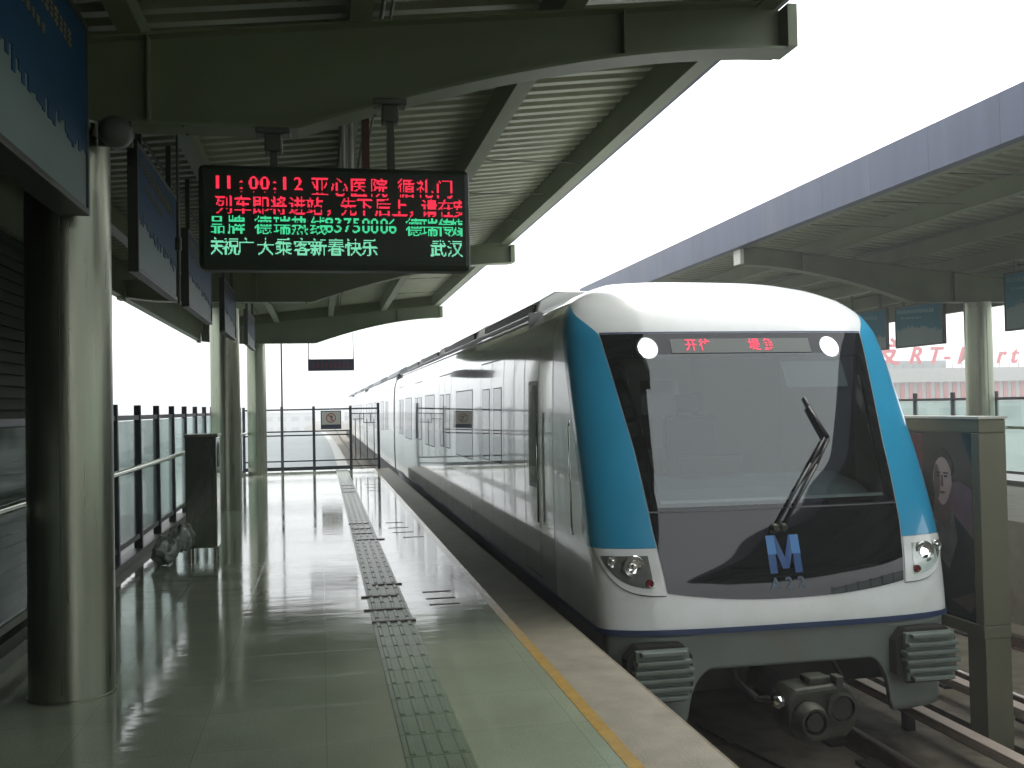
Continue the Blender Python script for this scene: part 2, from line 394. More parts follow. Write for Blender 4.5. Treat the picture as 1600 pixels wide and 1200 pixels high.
def building(x, y, w, d, h, m, label, floors, name='city_building', faces='ys'):
    t = thing(name, label, 'building', (x, y, -9.5))
    MB().box(x-w/2, x+w/2, y-d/2, y+d/2, -9.5, -9.5+h).build('wall', m, t)
    MB().box(x-w/2-.3, x+w/2+.3, y-d/2-.3, y+d/2+.3, -9.5+h, -9.5+h+.5).box(x-w*.2, x+w*.1, y-2, y+2, -9.5+h+.5, -9.5+h+2.2 if h < 9 else -9.5+h+1).build('roof', M['b_roof'], t)
    fh = h/floors
    for k in range(floors):
        z0 = -9.5+k*fh+fh*.35; z1 = z0+fh*.42
        n = max(2, min(9, int(w/3.6)))
        for i in range(n):
            cx = x-w/2+(i+.5)*w/n; MB().box(cx-w/n*.3, cx+w/n*.3, y-d/2-.04, y-d/2+.1, z0, z1).build('window', M['b_win'], t)
        n = max(2, min(9, int(d/3.6))); sx = x+w/2 if x < 0 else x-w/2
        for i in range(n):
            cy = y-d/2+(i+.5)*d/n; MB().box(sx-.06, sx+.06, cy-d/n*.3, cy+d/n*.3, z0, z1).build('window', M['b_win'], t)
    return t
building(-42, 95, 26, 20, 9.2, M['b_pale'], 'low pale flat-roofed block seen through the left railing glass, nearest to the train station', 3)
building(-60, 150, 30, 26, 10.2, M['b_grey'], 'grey flat-roofed block behind the low pale one on the left', 3)
building(-20, 330, 36, 30, 9.8, M['b_pale'], 'wide pale low block far beyond the platform-end fence', 3)
building(-75, 260, 40, 26, 10.5, M['b_pale'], 'pale block far off behind the left railing', 3)
building(-120, 420, 80, 40, 10.8, M['b_grey'], 'long grey block on the skyline left of the columns', 3)
building(28, 520, 60, 30, 11, M['b_grey'], 'long grey block on the skyline beyond the end of the platform', 3)

# supermarket building with its roof sign
def market():
    t = thing('supermarket_building', 'long pale shop building with red striped panels and red roof letters, behind the right platform', 'building', (52, 84, -9.5))
    MB().box(26, 110, 84, 120, -9.5, 3.6).build('wall', M['b_pale'], t)
    MB().box(25, 111, 83, 84, 3.0, 4.3).build('parapet', M['kerb'], t)
    for i in range(70): MB().box(26+i*.9, 26.45+i*.9, 83.9, 83.99, 1.7 if i < 26 else 1.4, 2.1 if i < 26 else 3.0).build('red_panel', M['b_red'], t)
    for i in range(16): MB().box(27+i*5, 30.6+i*5, 83.86, 83.98, -2, .6).build('window', M['b_win'], t)
    MB().box(50, 62, 90, 98, 4.3, 5.3).build('plant_room', M['b_grey'], t)
    a = MB()
    for i in range(24): a.box(43+i*1.0, 43.07+i*1.0, 83.3, 83.36, 4.3, 4.7)
    a.box(43, 66.2, 83.3, 83.36, 4.64, 4.7)
    a.build('sign_frame', M['b_grey'], t)
    a = MB()
    for s, x, sz, sh in (('大', 44.4, 2.7, 0), ('润', 47.8, 2.7, 0), ('发', 51.2, 2.7, 0), ('R', 54.0, 2.15, .35), ('T', 55.9, 2.15, .35), ('-', 57.4, 2.1, 0), ('M', 59.2, 2.15, .35), ('a', 61.4, 2.15, .35), ('r', 62.9, 2.15, .35), ('t', 64.3, 2.15, .35)):
        add_text(a, s, sz, (x, 83.2, 4.75 if ord(s) < 255 else 4.85), (1, 0, 0), (0, 0, 1), th=-.15, shear=sh, bold=.05)
    a.build('sign_letters', M['letters'], t)
market()

# dark clad stair house beside the near end of the platform, plus an added light-blocking wall
t = thing('stair_house', 'dark ribbed stair house wall at the far left edge behind the nearest column', 'building', (-3.3, -4, 0))
a = MB().box(-3.6, -3.0, -16, 13.4, -1.5, 3.25)
a.build('wall', M['cladding'], t)
a = MB()
for i in range(36): a.box(-2.998, -2.955, -16, 13.4, -.9+i*.115, -.9+i*.115+.06)
a.build('cladding_ribs', M['cladding'], t)
MB().box(-3.65, -2.9, -16, 13.5, 3.26, 3.40).build('coping', M['cladding'], t)
MB().box(-2.99, 1.7, -9.3, -9.0, 0.003, 3.45).build('added_shade_wall', M['cladding'], t)  # unseen wall behind the camera, added to darken the near canopy and platform

# ================================================================== CANOPIES
BEAMS = [-13, -3.5, 6, 15.5, 25]
def top_z(x): return 3.71+(x+1.26)*.109
def canopy(mirror, label, y1):
    mid = 4.95
    fx = (lambda x: 2*mid-x) if mirror else (lambda x: x)
    t = thing('platform_canopy', label, 'canopy', (fx(0), 6, 3.2))
    # profiled sheet, ribs running across the platform
    per = .22; prof = []; y = -14.0
    while y < y1:
        prof += [(y, 0), (y+.085, 0), (y+.115, .045), (y+.19, .045)]; y += per
    sh = MB(); xs = (-2.97, 3.0)
    def f(u, i):
        yy, dz = prof[int(i)]; return (fx(u), yy, top_z(u)+.27+dz)
    sh.grid(f, xs, range(len(prof)))
    def g(u, i):
        yy, dz = prof[int(i)]; return (fx(u), yy, top_z(u)+.272+dz+.05)
    sh.grid(g, xs, range(len(prof)))
    sh.build('roof_sheet', M['sheet'], t)
    for px in (-2.3, -1.1, .2, 1.5):
        z = top_z(px)
        a, b = sorted((fx(px), fx(px+.075)))
        q = MB().box(a, b, -14, y1, z+.004, z+.265)
        a2, b2 = sorted((fx(px+.075), fx(px+.13)))
        q.box(a2, b2, -14, y1, z+.004, z+.02)
        q.build('purlin', M['canopy'], t)
    a, b = sorted((fx(2.82), fx(2.95)))
    MB().box(a, b, -14, y1, 4.13, 4.45).build('edge_beam', M['canopy'], t)
    a, b = sorted((fx(2.952), fx(3.02)))
    MB().box(a, b, -14, y1, 4.16, 4.56).build('gutter', M['fascia'], t)
    a, b = sorted((fx(-2.97), fx(-2.84)))
    MB().box(a, b, -14, y1, 3.30, 3.80).build('rear_edge_beam', M['canopy'], t)
    if mirror:
        a, b = sorted((fx(3.022), fx(3.16)))
        fb = MB(); y = -14.0
        while y < y1-.1: fb.box(a, b, y, min(y+1.196, y1), 4.1, 4.62); y += 1.2
        fb.build('fascia', M['fascia'], t)
    MB().prism([(fx(-2.84), top_z(-2.84)+.002), (fx(2.82), top_z(2.82)+.002), (fx(2.82), top_z(2.82)+.31), (fx(-2.84), top_z(-2.84)+.31)], 'y', y1+.002, y1+.012).build('end_closure', M['canopy'], t)
    # thin bracing rod between purlins
    for yb in (10.0, 11.6, 13.3, 19.5, 22):
        MB().tube((fx(1.57), yb, 4.1), (fx(2.85), yb+.5, 4.22), .006, 6).build('tie_rod', M['rod'], t)
    for cx_, rr in ((.42, .016), (.48, .011), (-1.45, .014)):
        MB().tube((fx(cx_), -14, top_z(cx_)+.20), (fx(cx_), y1-.1, top_z(cx_)+.20), rr, 8).build('conduit', M['rod'], t, 'auto')
    for by in BEAMS:
        w = []; fl = []
        lows = [(-2.82, 3.30), (-2.4, 3.25), (-1.9, 3.235), (-.11, 3.235)]
        for i in range(1, 15):
            u = i/14; lows.append((-.11+3.09*u, 3.235+.62*(1-(1-u)**1.75)))
        poly = [(fx(x), z) for x, z in lows]+[(fx(2.98), top_z(2.98)), (fx(-2.84), top_z(-2.84))]
        b = MB().prism(poly, 'y', by-.012, by+.012)
        for (xa, za), (xb, zb) in zip(lows, lows[1:]):          # bottom flange
            b.add([(fx(xa), by-.11, za-.02), (fx(xa), by+.11, za-.02), (fx(xa), by+.11, za), (fx(xa), by-.11, za),
                   (fx(xb), by-.11, zb-.02), (fx(xb), by+.11, zb-.02), (fx(xb), by+.11, zb), (fx(xb), by-.11, zb)],
                  [(0, 1, 5, 4), (3, 7, 6, 2), (0, 4, 7, 3), (1, 2, 6, 5)])
        xa, xb = -2.84, 2.98
        b.add([(fx(xa), by-.1, top_z(xa)-.012), (fx(xa), by+.1, top_z(xa)-.012), (fx(xb), by+.1, top_z(xb)-.012), (fx(xb), by-.1, top_z(xb)-.012),
               (fx(xa), by-.1, top_z(xa)), (fx(xa), by+.1, top_z(xa)), (fx(xb), by+.1, top_z(xb)), (fx(xb), by-.1, top_z(xb))],
              [(0, 1, 2, 3), (4, 5, 6, 7), (0, 1, 5, 4), (2, 3, 7, 6), (0, 3, 7, 4), (1, 2, 6, 5)])
        for sx in (-.95, 1.9):                                  # stiffeners
            a, c = sorted((fx(sx), fx(sx+.012)))
            zb = 3.24 if sx < 0 else 3.24+.62*(1-(1-(sx+.11)/3.05)**1.75)
            b.box(a, c, by-.09, by-.012, zb, top_z(sx)-.013)
        for sx in (-1.7, -1.15, -.75, -.2, .35):              # splice bolts on the bottom flange
            zb = 3.215 if sx < -.11 else 3.215+.62*(1-(1-(sx+.11)/3.05)**1.75)
            for oy in (-.08, .08): b.tube((fx(sx), by+oy, zb-.012), (fx(sx), by+oy, zb+.002), .012, 6)
        bo = b.build('beam', M['canopy'], t)
        a, c = sorted((fx(2.985), fx(3.05)))
        MB().box(a, c, by-.13, by+.13, 3.85, 4.125 if not mirror else 4.096).build('beam_end_cap', M['white_edge'] if mirror else M['canopy'], bo)
        a, c = sorted((fx(-2.93), fx(-2.845)))
        MB().box(a, c, by-.13, by+.13, 3.25, 3.415).build('beam_end_cap', M['canopy'], bo)
    return t
canopy(False, 'green-grey steel canopy with ribbed roof sheet over the near left platform', 25.3)
canopy(True, 'green-grey steel canopy with blue-grey fascia over the right platform', 25.3)

# ------------------------------------------------------------------ columns
def column(x, y, label, group):
    t = thing('steel_column', label, 'column', (x, y, 0), group)
    MB().lathe([(.228, 0), (.228, 3.12), (.222, 3.125), (.222, 3.214)], (x, y, 0), n=56).build('shaft', M['steel'], t, 'auto')
    MB().lathe([(.234, .0005), (.234, .012), (.2285, .014)], (x, y, 0), n=56).build('base_ring', M['steel'], t, 'auto')
    MB().box(x-.004+.0, x+.004, y-.2305, y-.226, .05, 3.1).build('seam', M['rod'], t)
    return t
column(-1.40, 6.0, 'brushed steel column nearest the camera, at the left edge', 'near platform columns')
column(-1.50, 16.4, 'second brushed steel column on the near platform, behind the litter bin', 'near platform columns')
column(-1.56, 25.2, 'farthest steel column on the near platform, at the end fence', 'near platform columns')
column(11.32, 15.5, 'steel column on the right platform in front of the red roof letters', 'far platform columns')
column(11.32, 25.0, 'steel column deeper on the right platform, mostly behind the train', 'far platform columns')
column(11.32, 6.0, 'steel column of the right platform just outside the right edge', 'far platform columns')

# round loudspeaker at the near column head
t = thing('loudspeaker', 'dark round loudspeaker at the head of the nearest column', 'speaker', (-1.08, 5.8, 3.05))
MB().lathe([(.03, -.08), (.07, -.075), (.088, -.02), (.085, .05), (.04, .08)], (-1.09, 5.74, 3.12), 'y', 28).build('horn', M['rod'], t, True)
MB().box(-1.2, -1.02, 5.83, 5.87, 3.07, 3.21).build('bracket', M['rod'], t)

# ------------------------------------------------------------------ advert boards under the canopies
def advert(x, y0, y1, z0, z1, side, label, group, variant=0, th=.07, lit=False):
    """board hanging lengthways, faces looking across the platform; side=+1 -> the printed face looks to +x"""
    t = thing('hanging_advert', label, 'advert board', (x, (y0+y1)/2, z0), group)
    xa, xb = x-th/2, x+th/2
    MB().box(xa+.012, xb-.012, y0+.006, y1-.006, z0+.006, z1-.006).build('panel', M['ad_grey'], t)
    f = MB()
    for (a, b, c, d) in ((y0, y1, z0, z0+.035), (y0, y1, z1-.035, z1), (y0, y0+.03, z0+.035, z1-.035), (y1-.03, y1, z0+.035, z1-.035)):
        f.box(xa, xb, a, b, c, d)
    f.build('frame', M['frame'], t, bevel=.004)
    for yy in (y0+.25, y1-.25):
        MB().box(x-.02, x+.02, yy-.02, yy+.02, z1, top_z(-1.2)+.1 if z1 < 3.8 else z1+.1).build('hanger', M['rod'], t)
    rnd = random.Random(int(y0*10)+variant)
    for sd_ in (1, -1):
        xo = (xb-.012+.002) if sd_ > 0 else (xa+.012-.002)
        # blue field with a dripping lower edge (skyline)
        n = 46; a = MB(); h = z1-z0
        prev = .42
        for i in range(n):
            ya = y0+.031+(y1-y0-.062)*i/n; yb = y0+.031+(y1-y0-.062)*(i+1)/n
            u = i/n if sd_ > 0 else 1-i/n
            base = .44-.16*u if variant % 2 == 0 else .50-.28*abs(u-.35)
            zz = z0+h*(base+rnd.uniform(-.05, .05))
            a.box(min(xo, xo+sd_*.003), max(xo, xo+sd_*.003), ya, yb+.0005, zz, z1-.037)
        a.build('printed_field', M['ad_blue'] if variant % 2 == 0 else M['ad_teal'], t)
        # rows of small print-like glyph bars and a title band
        g = MB(); x2 = xo+sd_*.004
        bars = MB()
        for (zc, hh, ulo, uhi) in ((.80, .085, .08, .82), (.67, .04, .15, .6)):
            u = ulo
            while u < uhi:
                wdt = rnd.uniform(.018, .035)
                yy = y0+(y1-y0)*(u if sd_ > 0 else 1-u)
                zc2 = z0+h*(zc-.10*(u-.4))
                for k in range(3):
                    g.box(min(x2, x2+sd_*.002), max(x2, x2+sd_*.002), yy, yy+(y1-y0)*wdt, zc2+h*hh*(k/3), zc2+h*hh*(k/3)+h*hh*.17)
                g.box(min(x2, x2+sd_*.0025), max(x2, x2+sd_*.0025), yy+(y1-y0)*wdt*.4, yy+(y1-y0)*wdt*.6, zc2-.01, zc2+h*hh*.9)
                u += wdt+.014
        g.build('printed_title', M['ad_gold'] if variant % 2 == 0 else M['ad_mint'], t)
    return t
lst = [(3.5, 5.62, 2.63, 3.66), (7.06, 8.96, 2.53, 3.43), (9.68, 11.7, 2.56, 3.30), (13.2, 14.9, 2.6, 3.30), (17.3, 19.2, 2.7, 3.3)]
labs = ['large blue and pale advert board hanging at the top left corner, nearest the camera', 'blue advert board hanging left of the red and green display',
        'third blue advert board from the camera, hanging over the left railing', 'advert board hanging just before the second steel column',
        'small pale advert board hanging beyond the second steel column', 'pale advert board hanging near the farthest column']
for i, ((a, b, z0, z1), l) in enumerate(zip(lst, labs)): advert(-1.28 if i == 0 else -1.235, a, b, z0, z1, 1, l, 'adverts hanging over the near platform', 0, .16 if i == 0 else .07)
lst = [(12.75, 14.35, 2.62, 3.57), (15.98, 17.49, 2.53, 3.33), (17.80, 19.35, 2.53, 3.36), (19.8, 21.4, 2.53, 3.35)]
labs = ['teal advert board cut by the right edge of the photo, under the right canopy', 'teal advert board hanging left of the right platform column',
        'teal advert board half hidden by the train roof corner', 'teal advert board on the right platform hidden mostly by the train']
for (a, b, z0, z1), l in zip(lst, labs): advert(11.0, a, b, z0, z1, -1, l, 'adverts hanging over the right platform', 1)
# lit strip windows high on the left side seen past the second column
# ------------------------------------------------------------------ passenger information display
def led_chars(chars, ymid, cw=6.36, em=16, split=None, gap=2, digits_cut=False):
    """chars: [(char, x centre in zoomed pixels)] -> list of lit cells (col, row) with row counted downwards"""
    cells = set()
    for ch, cx in chars:
        vs, fs = text_mesh(ch, 1)
        if not vs: continue
        bv = BVHTree.FromPolygons([(v.x, v.y, 0) for v in vs], fs)
        wide = ord(ch) > 255
        x0 = min(v.x for v in vs); x1 = max(v.x for v in vs)
        cxm = (x0+x1)/2
        k = em*(1.0 if wide else 1.05)
        gw = int(em/2)+1
        ccol = (cx-80)/cw
        for r in range(em+2):
            for c in range(-gw, gw+1):
                hit = 0
                for (a, b) in ((.25, .25), (.75, .25), (.25, .75), (.75, .75), (.5, .5)):
                    gx = cxm+(c+a-.5)/k; gy = .86-(r+b)/k if wide else .74-(r+b)/k*1.0
                    if bv.ray_cast(Vector((gx, gy, 1)), Vector((0, 0, -1)))[0] is not None: hit += 1
                if hit >= 2:
                    rr = r
                    if split is not None and r >= split:
                        if digits_cut and not wide: continue
                        rr = r+gap
                    cells.add((int(round(ccol+c)), rr))
    return cells
t = thing('information_display', 'wide black display hanging over the platform with red and green glowing characters', 'display', (.1, 5.9, 2.37))
X0, X1, Z0, Z1, YF = -.665, .885, 2.375, 2.975, 5.80
MB().box(X0, X1, YF, YF+.17, Z0, Z1).build('housing', M['dark'], t, bevel=.03)
MB().box(X0+.055, X1-.045, YF-.003, YF-.001, Z0+.06, Z1-.05).build('screen_face', mat('led_face', (.012, .022, .010), .45, var=.2, vscale=60), t)
scr0 = X0+.068; cell = (X1-.055-scr0)/231
def led_row(cells, ztop, m, name):
    a = MB()
    for c, r in cells:
        x = scr0+c*cell; z = ztop-(r+1)*cell
        if x < scr0 or x > X1-.05: continue
        a.add([(x, YF-.006, z), (x+cell*.94, YF-.006, z), (x+cell*.94, YF-.006, z+cell*.94), (x, YF-.006, z+cell*.94)], [(0, 1, 2, 3)])
    a.build(name, m, t)
def zt(zy): return Z1-(zy-40)/1.0*(Z1-Z0)/610
led_row(led_chars([('1', 120), ('1', 180), (':', 250), ('0', 320), ('0', 385), (':', 445), ('1', 500), ('2', 575), ('亚', 702), ('心', 815), ('医', 935), ('院', 1050), ('循', 1215), ('礼', 1325), ('门', 1450)],
        0, em=17, split=13, gap=2, digits_cut=False), zt(103), M['red'], 'led_row')
led_row(led_chars([('列', 150), ('车', 258), ('即', 360), ('将', 462), ('进', 572), ('站', 672), ('，', 755), ('先', 870), ('下', 965), ('后', 1070), ('上', 1172), ('，', 1245), ('请', 1355), ('在', 1455), ('安', 1540)],
        0, split=10, gap=2), zt(222), M['red'], 'led_row')
led_row(led_chars([('品', 110), ('牌', 218), ('德', 375), ('瑞', 478), ('热', 583), ('线', 688), ('8', 757), ('3', 808), ('7', 862), ('5', 916), ('0', 970), ('0', 1024), ('0', 1078), ('6', 1132), ('德', 1255), ('瑞', 1350), ('传', 1445), ('媒', 1530)],
        0, split=6, gap=2), zt(338), M['green'], 'led_row')
led_row(led_chars([('庆', 98), ('祝', 185), ('广', 268), ('大', 385), ('乘', 490), ('客', 592), ('新', 692), ('春', 795), ('快', 895), ('乐', 992), ('武', 1402), ('汉', 1505)],
        0, split=2, gap=1), zt(466), M['green_b'], 'led_row')
for hx in (-.25, .43):
    h = MB().box(hx-.022, hx+.022, 5.9, 5.95, Z1, 3.19).build('hanger', M['rod'], t)
    zf = 3.215 if hx < 0 else 3.41
    if hx > 0: MB().box(hx-.02, hx+.02, 5.903, 5.947, 3.19, zf).build('hanger_extension', M['rod'], h)
    MB().box(hx-.10, hx+.10, 5.86, 5.99, zf-.04, zf).box(hx-.05, hx+.05, 5.87, 5.98, zf-.14, zf-.04).build('clamp', M['rod'], h, bevel=.01)
# conduit drop and rusty strut behind the display
t = thing('conduit_pipe', 'red-brown upright strut with pale conduit behind the display, under the roof', 'pipe', (.32, 6.3, 3.0))
MB().box(.29, .34, 6.6, 6.66, 2.9, 3.95).build('strut', M['rust'], t)
MB().tube((.22, 6.62, 2.9), (.22, 6.62, 3.95), .018).tube((.17, 6.62, 2.9), (.17, 6.62, 3.95), .012).build('conduit', M['white_edge'], t, 'auto')
# ceiling rods dropping from the roof at the left
t = thing('hanging_rod', 'thin dark rod hanging from the roof left of the display', 'rod', (-.85, 6.3, 2.2))
MB().tube((-.86, 6.45, 2.25), (-.86, 6.45, 3.9), .008).tube((-.86, 6.45, 2.58), (-.86, 6.45, 2.66), .02).build('rod', M['rod'], t)

# far small display
t = thing('small_display', 'small dark display on two thin rods at the far end of the platform', 'display', (.25, 25, 2.55))
MB().box(-.31, .82, 24.95, 25.07, 2.53, 2.82).build('housing', M['signk'], t, bevel=.01)
a = MB()
for k in range(9):
    x = -.2+k*.105+random.uniform(-.01, .01)
    for zz in (2.6, 2.66, 2.72): a.box(x, x+.06, 24.944, 24.947, zz, zz+.012)
    a.box(x+.025, x+.035, 24.944, 24.9465, 2.60, 2.735)
a.build('led_row', M['signr'], t)
for x in (-.29, .8):
    MB().tube((x, 25.0, 2.82), (x, 25.0, 3.24 if x < 0 else 3.47), .012).build('rod', M['rod'], t)

# ------------------------------------------------------------------ railings
def railing(x, hx, ys_, label, zt_=1.60, split=None):
    t = thing('glass_railing', label, 'railing', (x, ys_[0], 0))
    for i, y in enumerate(ys_):
        p = MB().prism([(x-.045, 0), (x+.045, 0), (x+.034, zt_+.06), (x-.034, zt_+.06)], 'y', y-.03, y+.03).build('post', M['post'], t, bevel=.004)
    d = 1 if hx > x else -1
    a = MB().tube((hx, ys_[0], 1.02), (hx, ys_[-1], 1.02), .028, 14)
    a.build('handrail', M['mirror'], t, 'auto')
    for y in ys_: MB().tube((x, y, .96), (hx, y, .995), .01, 8).build('handrail_bracket', M['post'], t)
    for zz, nm in ((1.50, 'top_rail'), (.20, 'bottom_rail')):
        MB().box(x-.022, x+.022, ys_[0], ys_[-1], zz, zz+.05).build(nm, M['post'] if nm == 'top_rail' else M['rod'], t)
    for a_, b_ in zip(ys_, ys_[1:]):
        MB().box(x-.006, x+.006, a_+.05, b_-.05, .255, 1.49).build('glass_pane', M['pane'], t)
    MB().box(x-.06, x+.06, ys_[0], ys_[-1], 0.001, .09).build('kerb', M['rod'], t)
    return t
railing(-2.0, -1.84, [10.3-1.27*k for k in range(18, 0, -1)]+[10.3+1.27*k for k in range(0, 13)], 'dark posted railing with greenish glass along the left edge of the near platform')
railing(11.9, 11.74, [17.1+1.23*k for k in range(-20, 20)], 'dark posted glass railing behind the right platform')

# end fence with gate
YE = 26.15
t = thing('end_fence', 'dark metal fence with a notice and a patterned gate closing the end of the platform', 'fence', (0, YE, 0))
for x in (-1.95, -1.0, -.2, .74): MB().box(x-.035, x+.035, YE-.035, YE+.035, 0, 1.66).build('post', M['post'], t)
for zz, hh in ((1.56, .04), (1.0, .035), (.9, .035), (.24, .035), (.02, .09)):
    MB().box(-1.95, .74, YE-.018, YE+.018, zz, zz+hh).build('rail', M['post'], t)
g = MB().box(1.42, 1.49, YE-.035, YE+.035, 0, 1.72).build('gate_post', M['post'], t)
g = MB()
for zz, hh in ((1.56, .04), (1.44, .025), (.24, .035), (.08, .03)): g.box(.775, 1.42, YE-.015, YE+.015, zz, zz+hh)
for x in (.86, .98, 1.16, 1.34): g.box(x-.011, x+.011, YE-.012, YE+.012, .27, 1.44 if x in (.98,) else 1.3)
g.box(.80, 1.08, YE-.012, YE+.012, 1.3, 1.32).box(1.07, 1.09, YE-.012, YE+.012, 1.2, 1.44).box(1.08, 1.38, YE-.0125, YE+.0125, 1.2, 1.22).box(1.25, 1.27, YE-.0125, YE+.0125, 1.22, 1.44)
g.build('gate', M['post'], t)
n_ = MB().box(-.02, .50, YE-.045, YE-.03, 1.06, 1.54).build('notice_board', M['signk'], t)
MB().box(0.005, .475, YE-.049, YE-.0455, 1.18, 1.515).build('notice_face', M['signw'], n_)
a = MB()
for i in range(24):
    p, q = 2*math.pi*i/24, 2*math.pi*(i+1)/24; c = (.24, 1.35)
    a.add([(c[0]+r*math.cos(w), YE-.052, c[1]+r*math.sin(w)) for r, w in ((.10, p), (.10, q), (.125, q), (.125, p))], [(0, 1, 2, 3)])
a.add([(.165, YE-.052, 1.425), (.18, YE-.052, 1.44), (.315, YE-.052, 1.275), (.30, YE-.052, 1.26)], [(0, 1, 2, 3)])
a.build('prohibition_ring', M['signr'], n_)
MB().prism([(.22, 1.27), (.245, 1.33), (.25, 1.37), (.21, 1.40), (.26, 1.42), (.29, 1.38), (.27, 1.33), (.29, 1.27), (.275, 1.27), (.255, 1.31), (.235, 1.27)], 'y', YE-.0515, YE-.0505).build('walking_figure', M['signk'], n_)
tag(MB().tube((-.97, 25.6, 0.0), (-.97, 25.6, 3.9), .022).build('thin_pole', M['rod'], smooth='auto'), 'thin grey pole standing just before the end fence', 'pole')

# ------------------------------------------------------------------ litter bin and plastic bag
t = thing('litter_bin', 'tall mirror-steel litter bin standing by the left railing', 'litter bin', (-1.25, 11.05, 0))
MB().box(-1.42, -1.10, 10.95, 11.28, .13, 1.30).build('cabinet', M['mirror'], t, bevel=.008)
MB().box(-1.435, -1.085, 10.935, 11.295, 1.302, 1.335).build('lid', M['steel'], t, bevel=.006)
MB().prism([(11.02, .98), (11.21, .98), (11.21, 1.2), (11.115, 1.25), (11.02, 1.2)], 'x', -1.0995, -1.096).build('opening', M['seam'], t)
MB().box(-1.099, -1.096, 10.98, 11.25, .92, .928).build('door_gap', M['seam'], t)
for sx in (-1.39, -1.13):
    for sy in (10.98, 11.25): MB().box(sx-.015, sx+.015, sy-.015, sy+.015, 0, .13).build('leg', M['steel'], t)
def blob(c, r, seed, n=20):
    rd_ = random.Random(seed); ph = [rd_.uniform(0, 6.28) for _ in range(9)]
    def f(u, v):
        k = 1+.18*math.sin(3*u+ph[0])*math.sin(2*v+ph[1])+.12*math.sin(5*u+ph[2])*math.sin(4*v+ph[3])+.07*math.sin(9*u+ph[4]+3*v)+.05*math.sin(13*v+ph[5]+5*u)
        return (c[0]+r[0]*k*math.cos(u)*math.sin(v), c[1]+r[1]*k*math.sin(u)*math.sin(v), max(.004, c[2]-r[2]*k*math.cos(v)))
    return MB().grid(f, lin(0, 2*math.pi, n*2), lin(.02, 3.12, n))
tag(blob((-1.60, 10.75, .15), (.13, .14, .13), 3).add(*(lambda b: (b.v, b.f))(blob((-1.47, 10.85, .26), (.11, .11, .13), 8))).build('plastic_bag', M['bag'], smooth=True), 'crumpled pale plastic bags lying on the floor left of the litter bin', 'plastic bag')

# ================================================================== TRAIN
XC = 3.40
def interp(tab, z):
    if z <= tab[0][0]: return tab[0][1]
    for (a, b), (c, d) in zip(tab, tab[1:]):
        if z <= c: return b+(d-b)*(z-a)/(c-a)
    return tab[-1][1]
def smooth_tab(tab, z, h=.12):
    return sum(interp(tab, z+k*h/3)*w for k, w in zip((-3, -2, -1, 0, 1, 2, 3), (1, 2, 3, 4, 3, 2, 1)))/16
YT = [(-.9, 6.86), (-.1, 6.84), (.3, 6.90), (.62, 7.0), (1.0, 7.16), (1.3, 7.31), (2.0, 7.66), (2.2, 7.77), (2.4, 7.97), (2.55, 8.22), (2.66, 8.58), (2.72, 9.0), (2.75, 9.6)]
WT = [(-.9, 1.37), (-.1, 1.42), (.5, 1.435), (1.2, 1.435), (1.9, 1.42), (2.15, 1.40), (2.32, 1.35), (2.46, 1.24), (2.58, 1.05), (2.67, .80), (2.72, .55), (2.748, .28), (2.755, .02)]
def Yc(z): return smooth_tab(YT, z) if z < 2.3 else smooth_tab(YT, z, .06) if z < 2.6 else interp(YT, z)
def Wd(z): return smooth_tab(WT, z) if z < 2.1 else interp(WT, z)
NN = 3.0; DD = .34
def front(phi, z, off=0):
    s, c = math.sin(phi), math.cos(phi); w = Wd(z)
    def p(ph, zz):
        s_, c_ = math.sin(ph), max(0, math.cos(ph)); w_ = Wd(zz)
        return Vector((XC+w_*math.copysign(abs(s_)**(2/NN), s_), Yc(zz)+DD*(1-c_**(2/NN)), zz))
    P0 = p(phi, z)
    if off:
        a = p(min(phi+.02, 1.57), z)-p(max(phi-.02, -1.57), z); b = p(phi, z+.02)-p(phi, z-.02)
        n = a.cross(b).normalized()
        if n.y > .2 and abs(n.x) < .9: n = -n
        if n.x*(P0.x-XC) < 0 and abs(n.x) > .5: n = -n
        P0 = P0+n*off
    return P0
def phi_of(x, z):
    w = Wd(z); r = min(1, abs(x)/w); return math.copysign(math.asin(r**(NN/2)), x)
def side(y, z, off=0, s=-1): return (XC+s*(Wd(z)+off), y, z)

train = thing('metro_train', 'white and blue metro train standing at the near platform, headlamps lit', 'train', (XC, 7, -1.07))
zl = lin(-.10, 2.1, 34)+[2.16, 2.22, 2.28, 2.34, 2.4, 2.46, 2.52, 2.57, 2.61, 2.64, 2.67, 2.695, 2.715, 2.735, 2.748, 2.755]
phis = lin(-math.pi/2, math.pi/2, 61)
MT = [(.05, .93), (.16, .943), (.61, 1.0), (1.22, 1.045), (2.13, 1.157), (2.2, 1.16)]
def join_y(z): return max(8.42, Yc(z)+DD)
def car_body(y_end):
    a = MB(); n = len(phis)+2
    def f(u, z):
        i = int(u)
        if i == 0: return side(join_y(z), z)
        if i == n-1: return side(join_y(z), z, 0, 1)
        return front(phis[i-1], z)
    a.grid(f, range(n), zl)
    def inside(i):
        v = a.v[i]; return v[1] < 8.3 and .84 < v[2] < 1.90 and abs(v[0]-XC) < interp(MT, v[2])-.115
    a.f = [q for q in a.f if not any(inside(i) for i in q)]
    a.build('front_cowl', M['cowl'], train, True)
    a = MB(); back = [0, 9.9, 10.8, 12.5, 15, 18, 22, y_end]
    for s_ in (-1, 1): a.grid(lambda u, z: side(join_y(z) if u == 0 else max(u, join_y(z)+.01*u), z, 0, s_), back, zl, flip=s_ < 0)
    k = len(zl); a.add([side(y_end, z, 0, -1) for z in zl]+[side(y_end, z, 0, 1) for z in zl], [(j, j+1, k+j+1, k+j) for j in range(k-1)])
    return a.build('car_body', M['body'], train, True)
car_body(27.2)
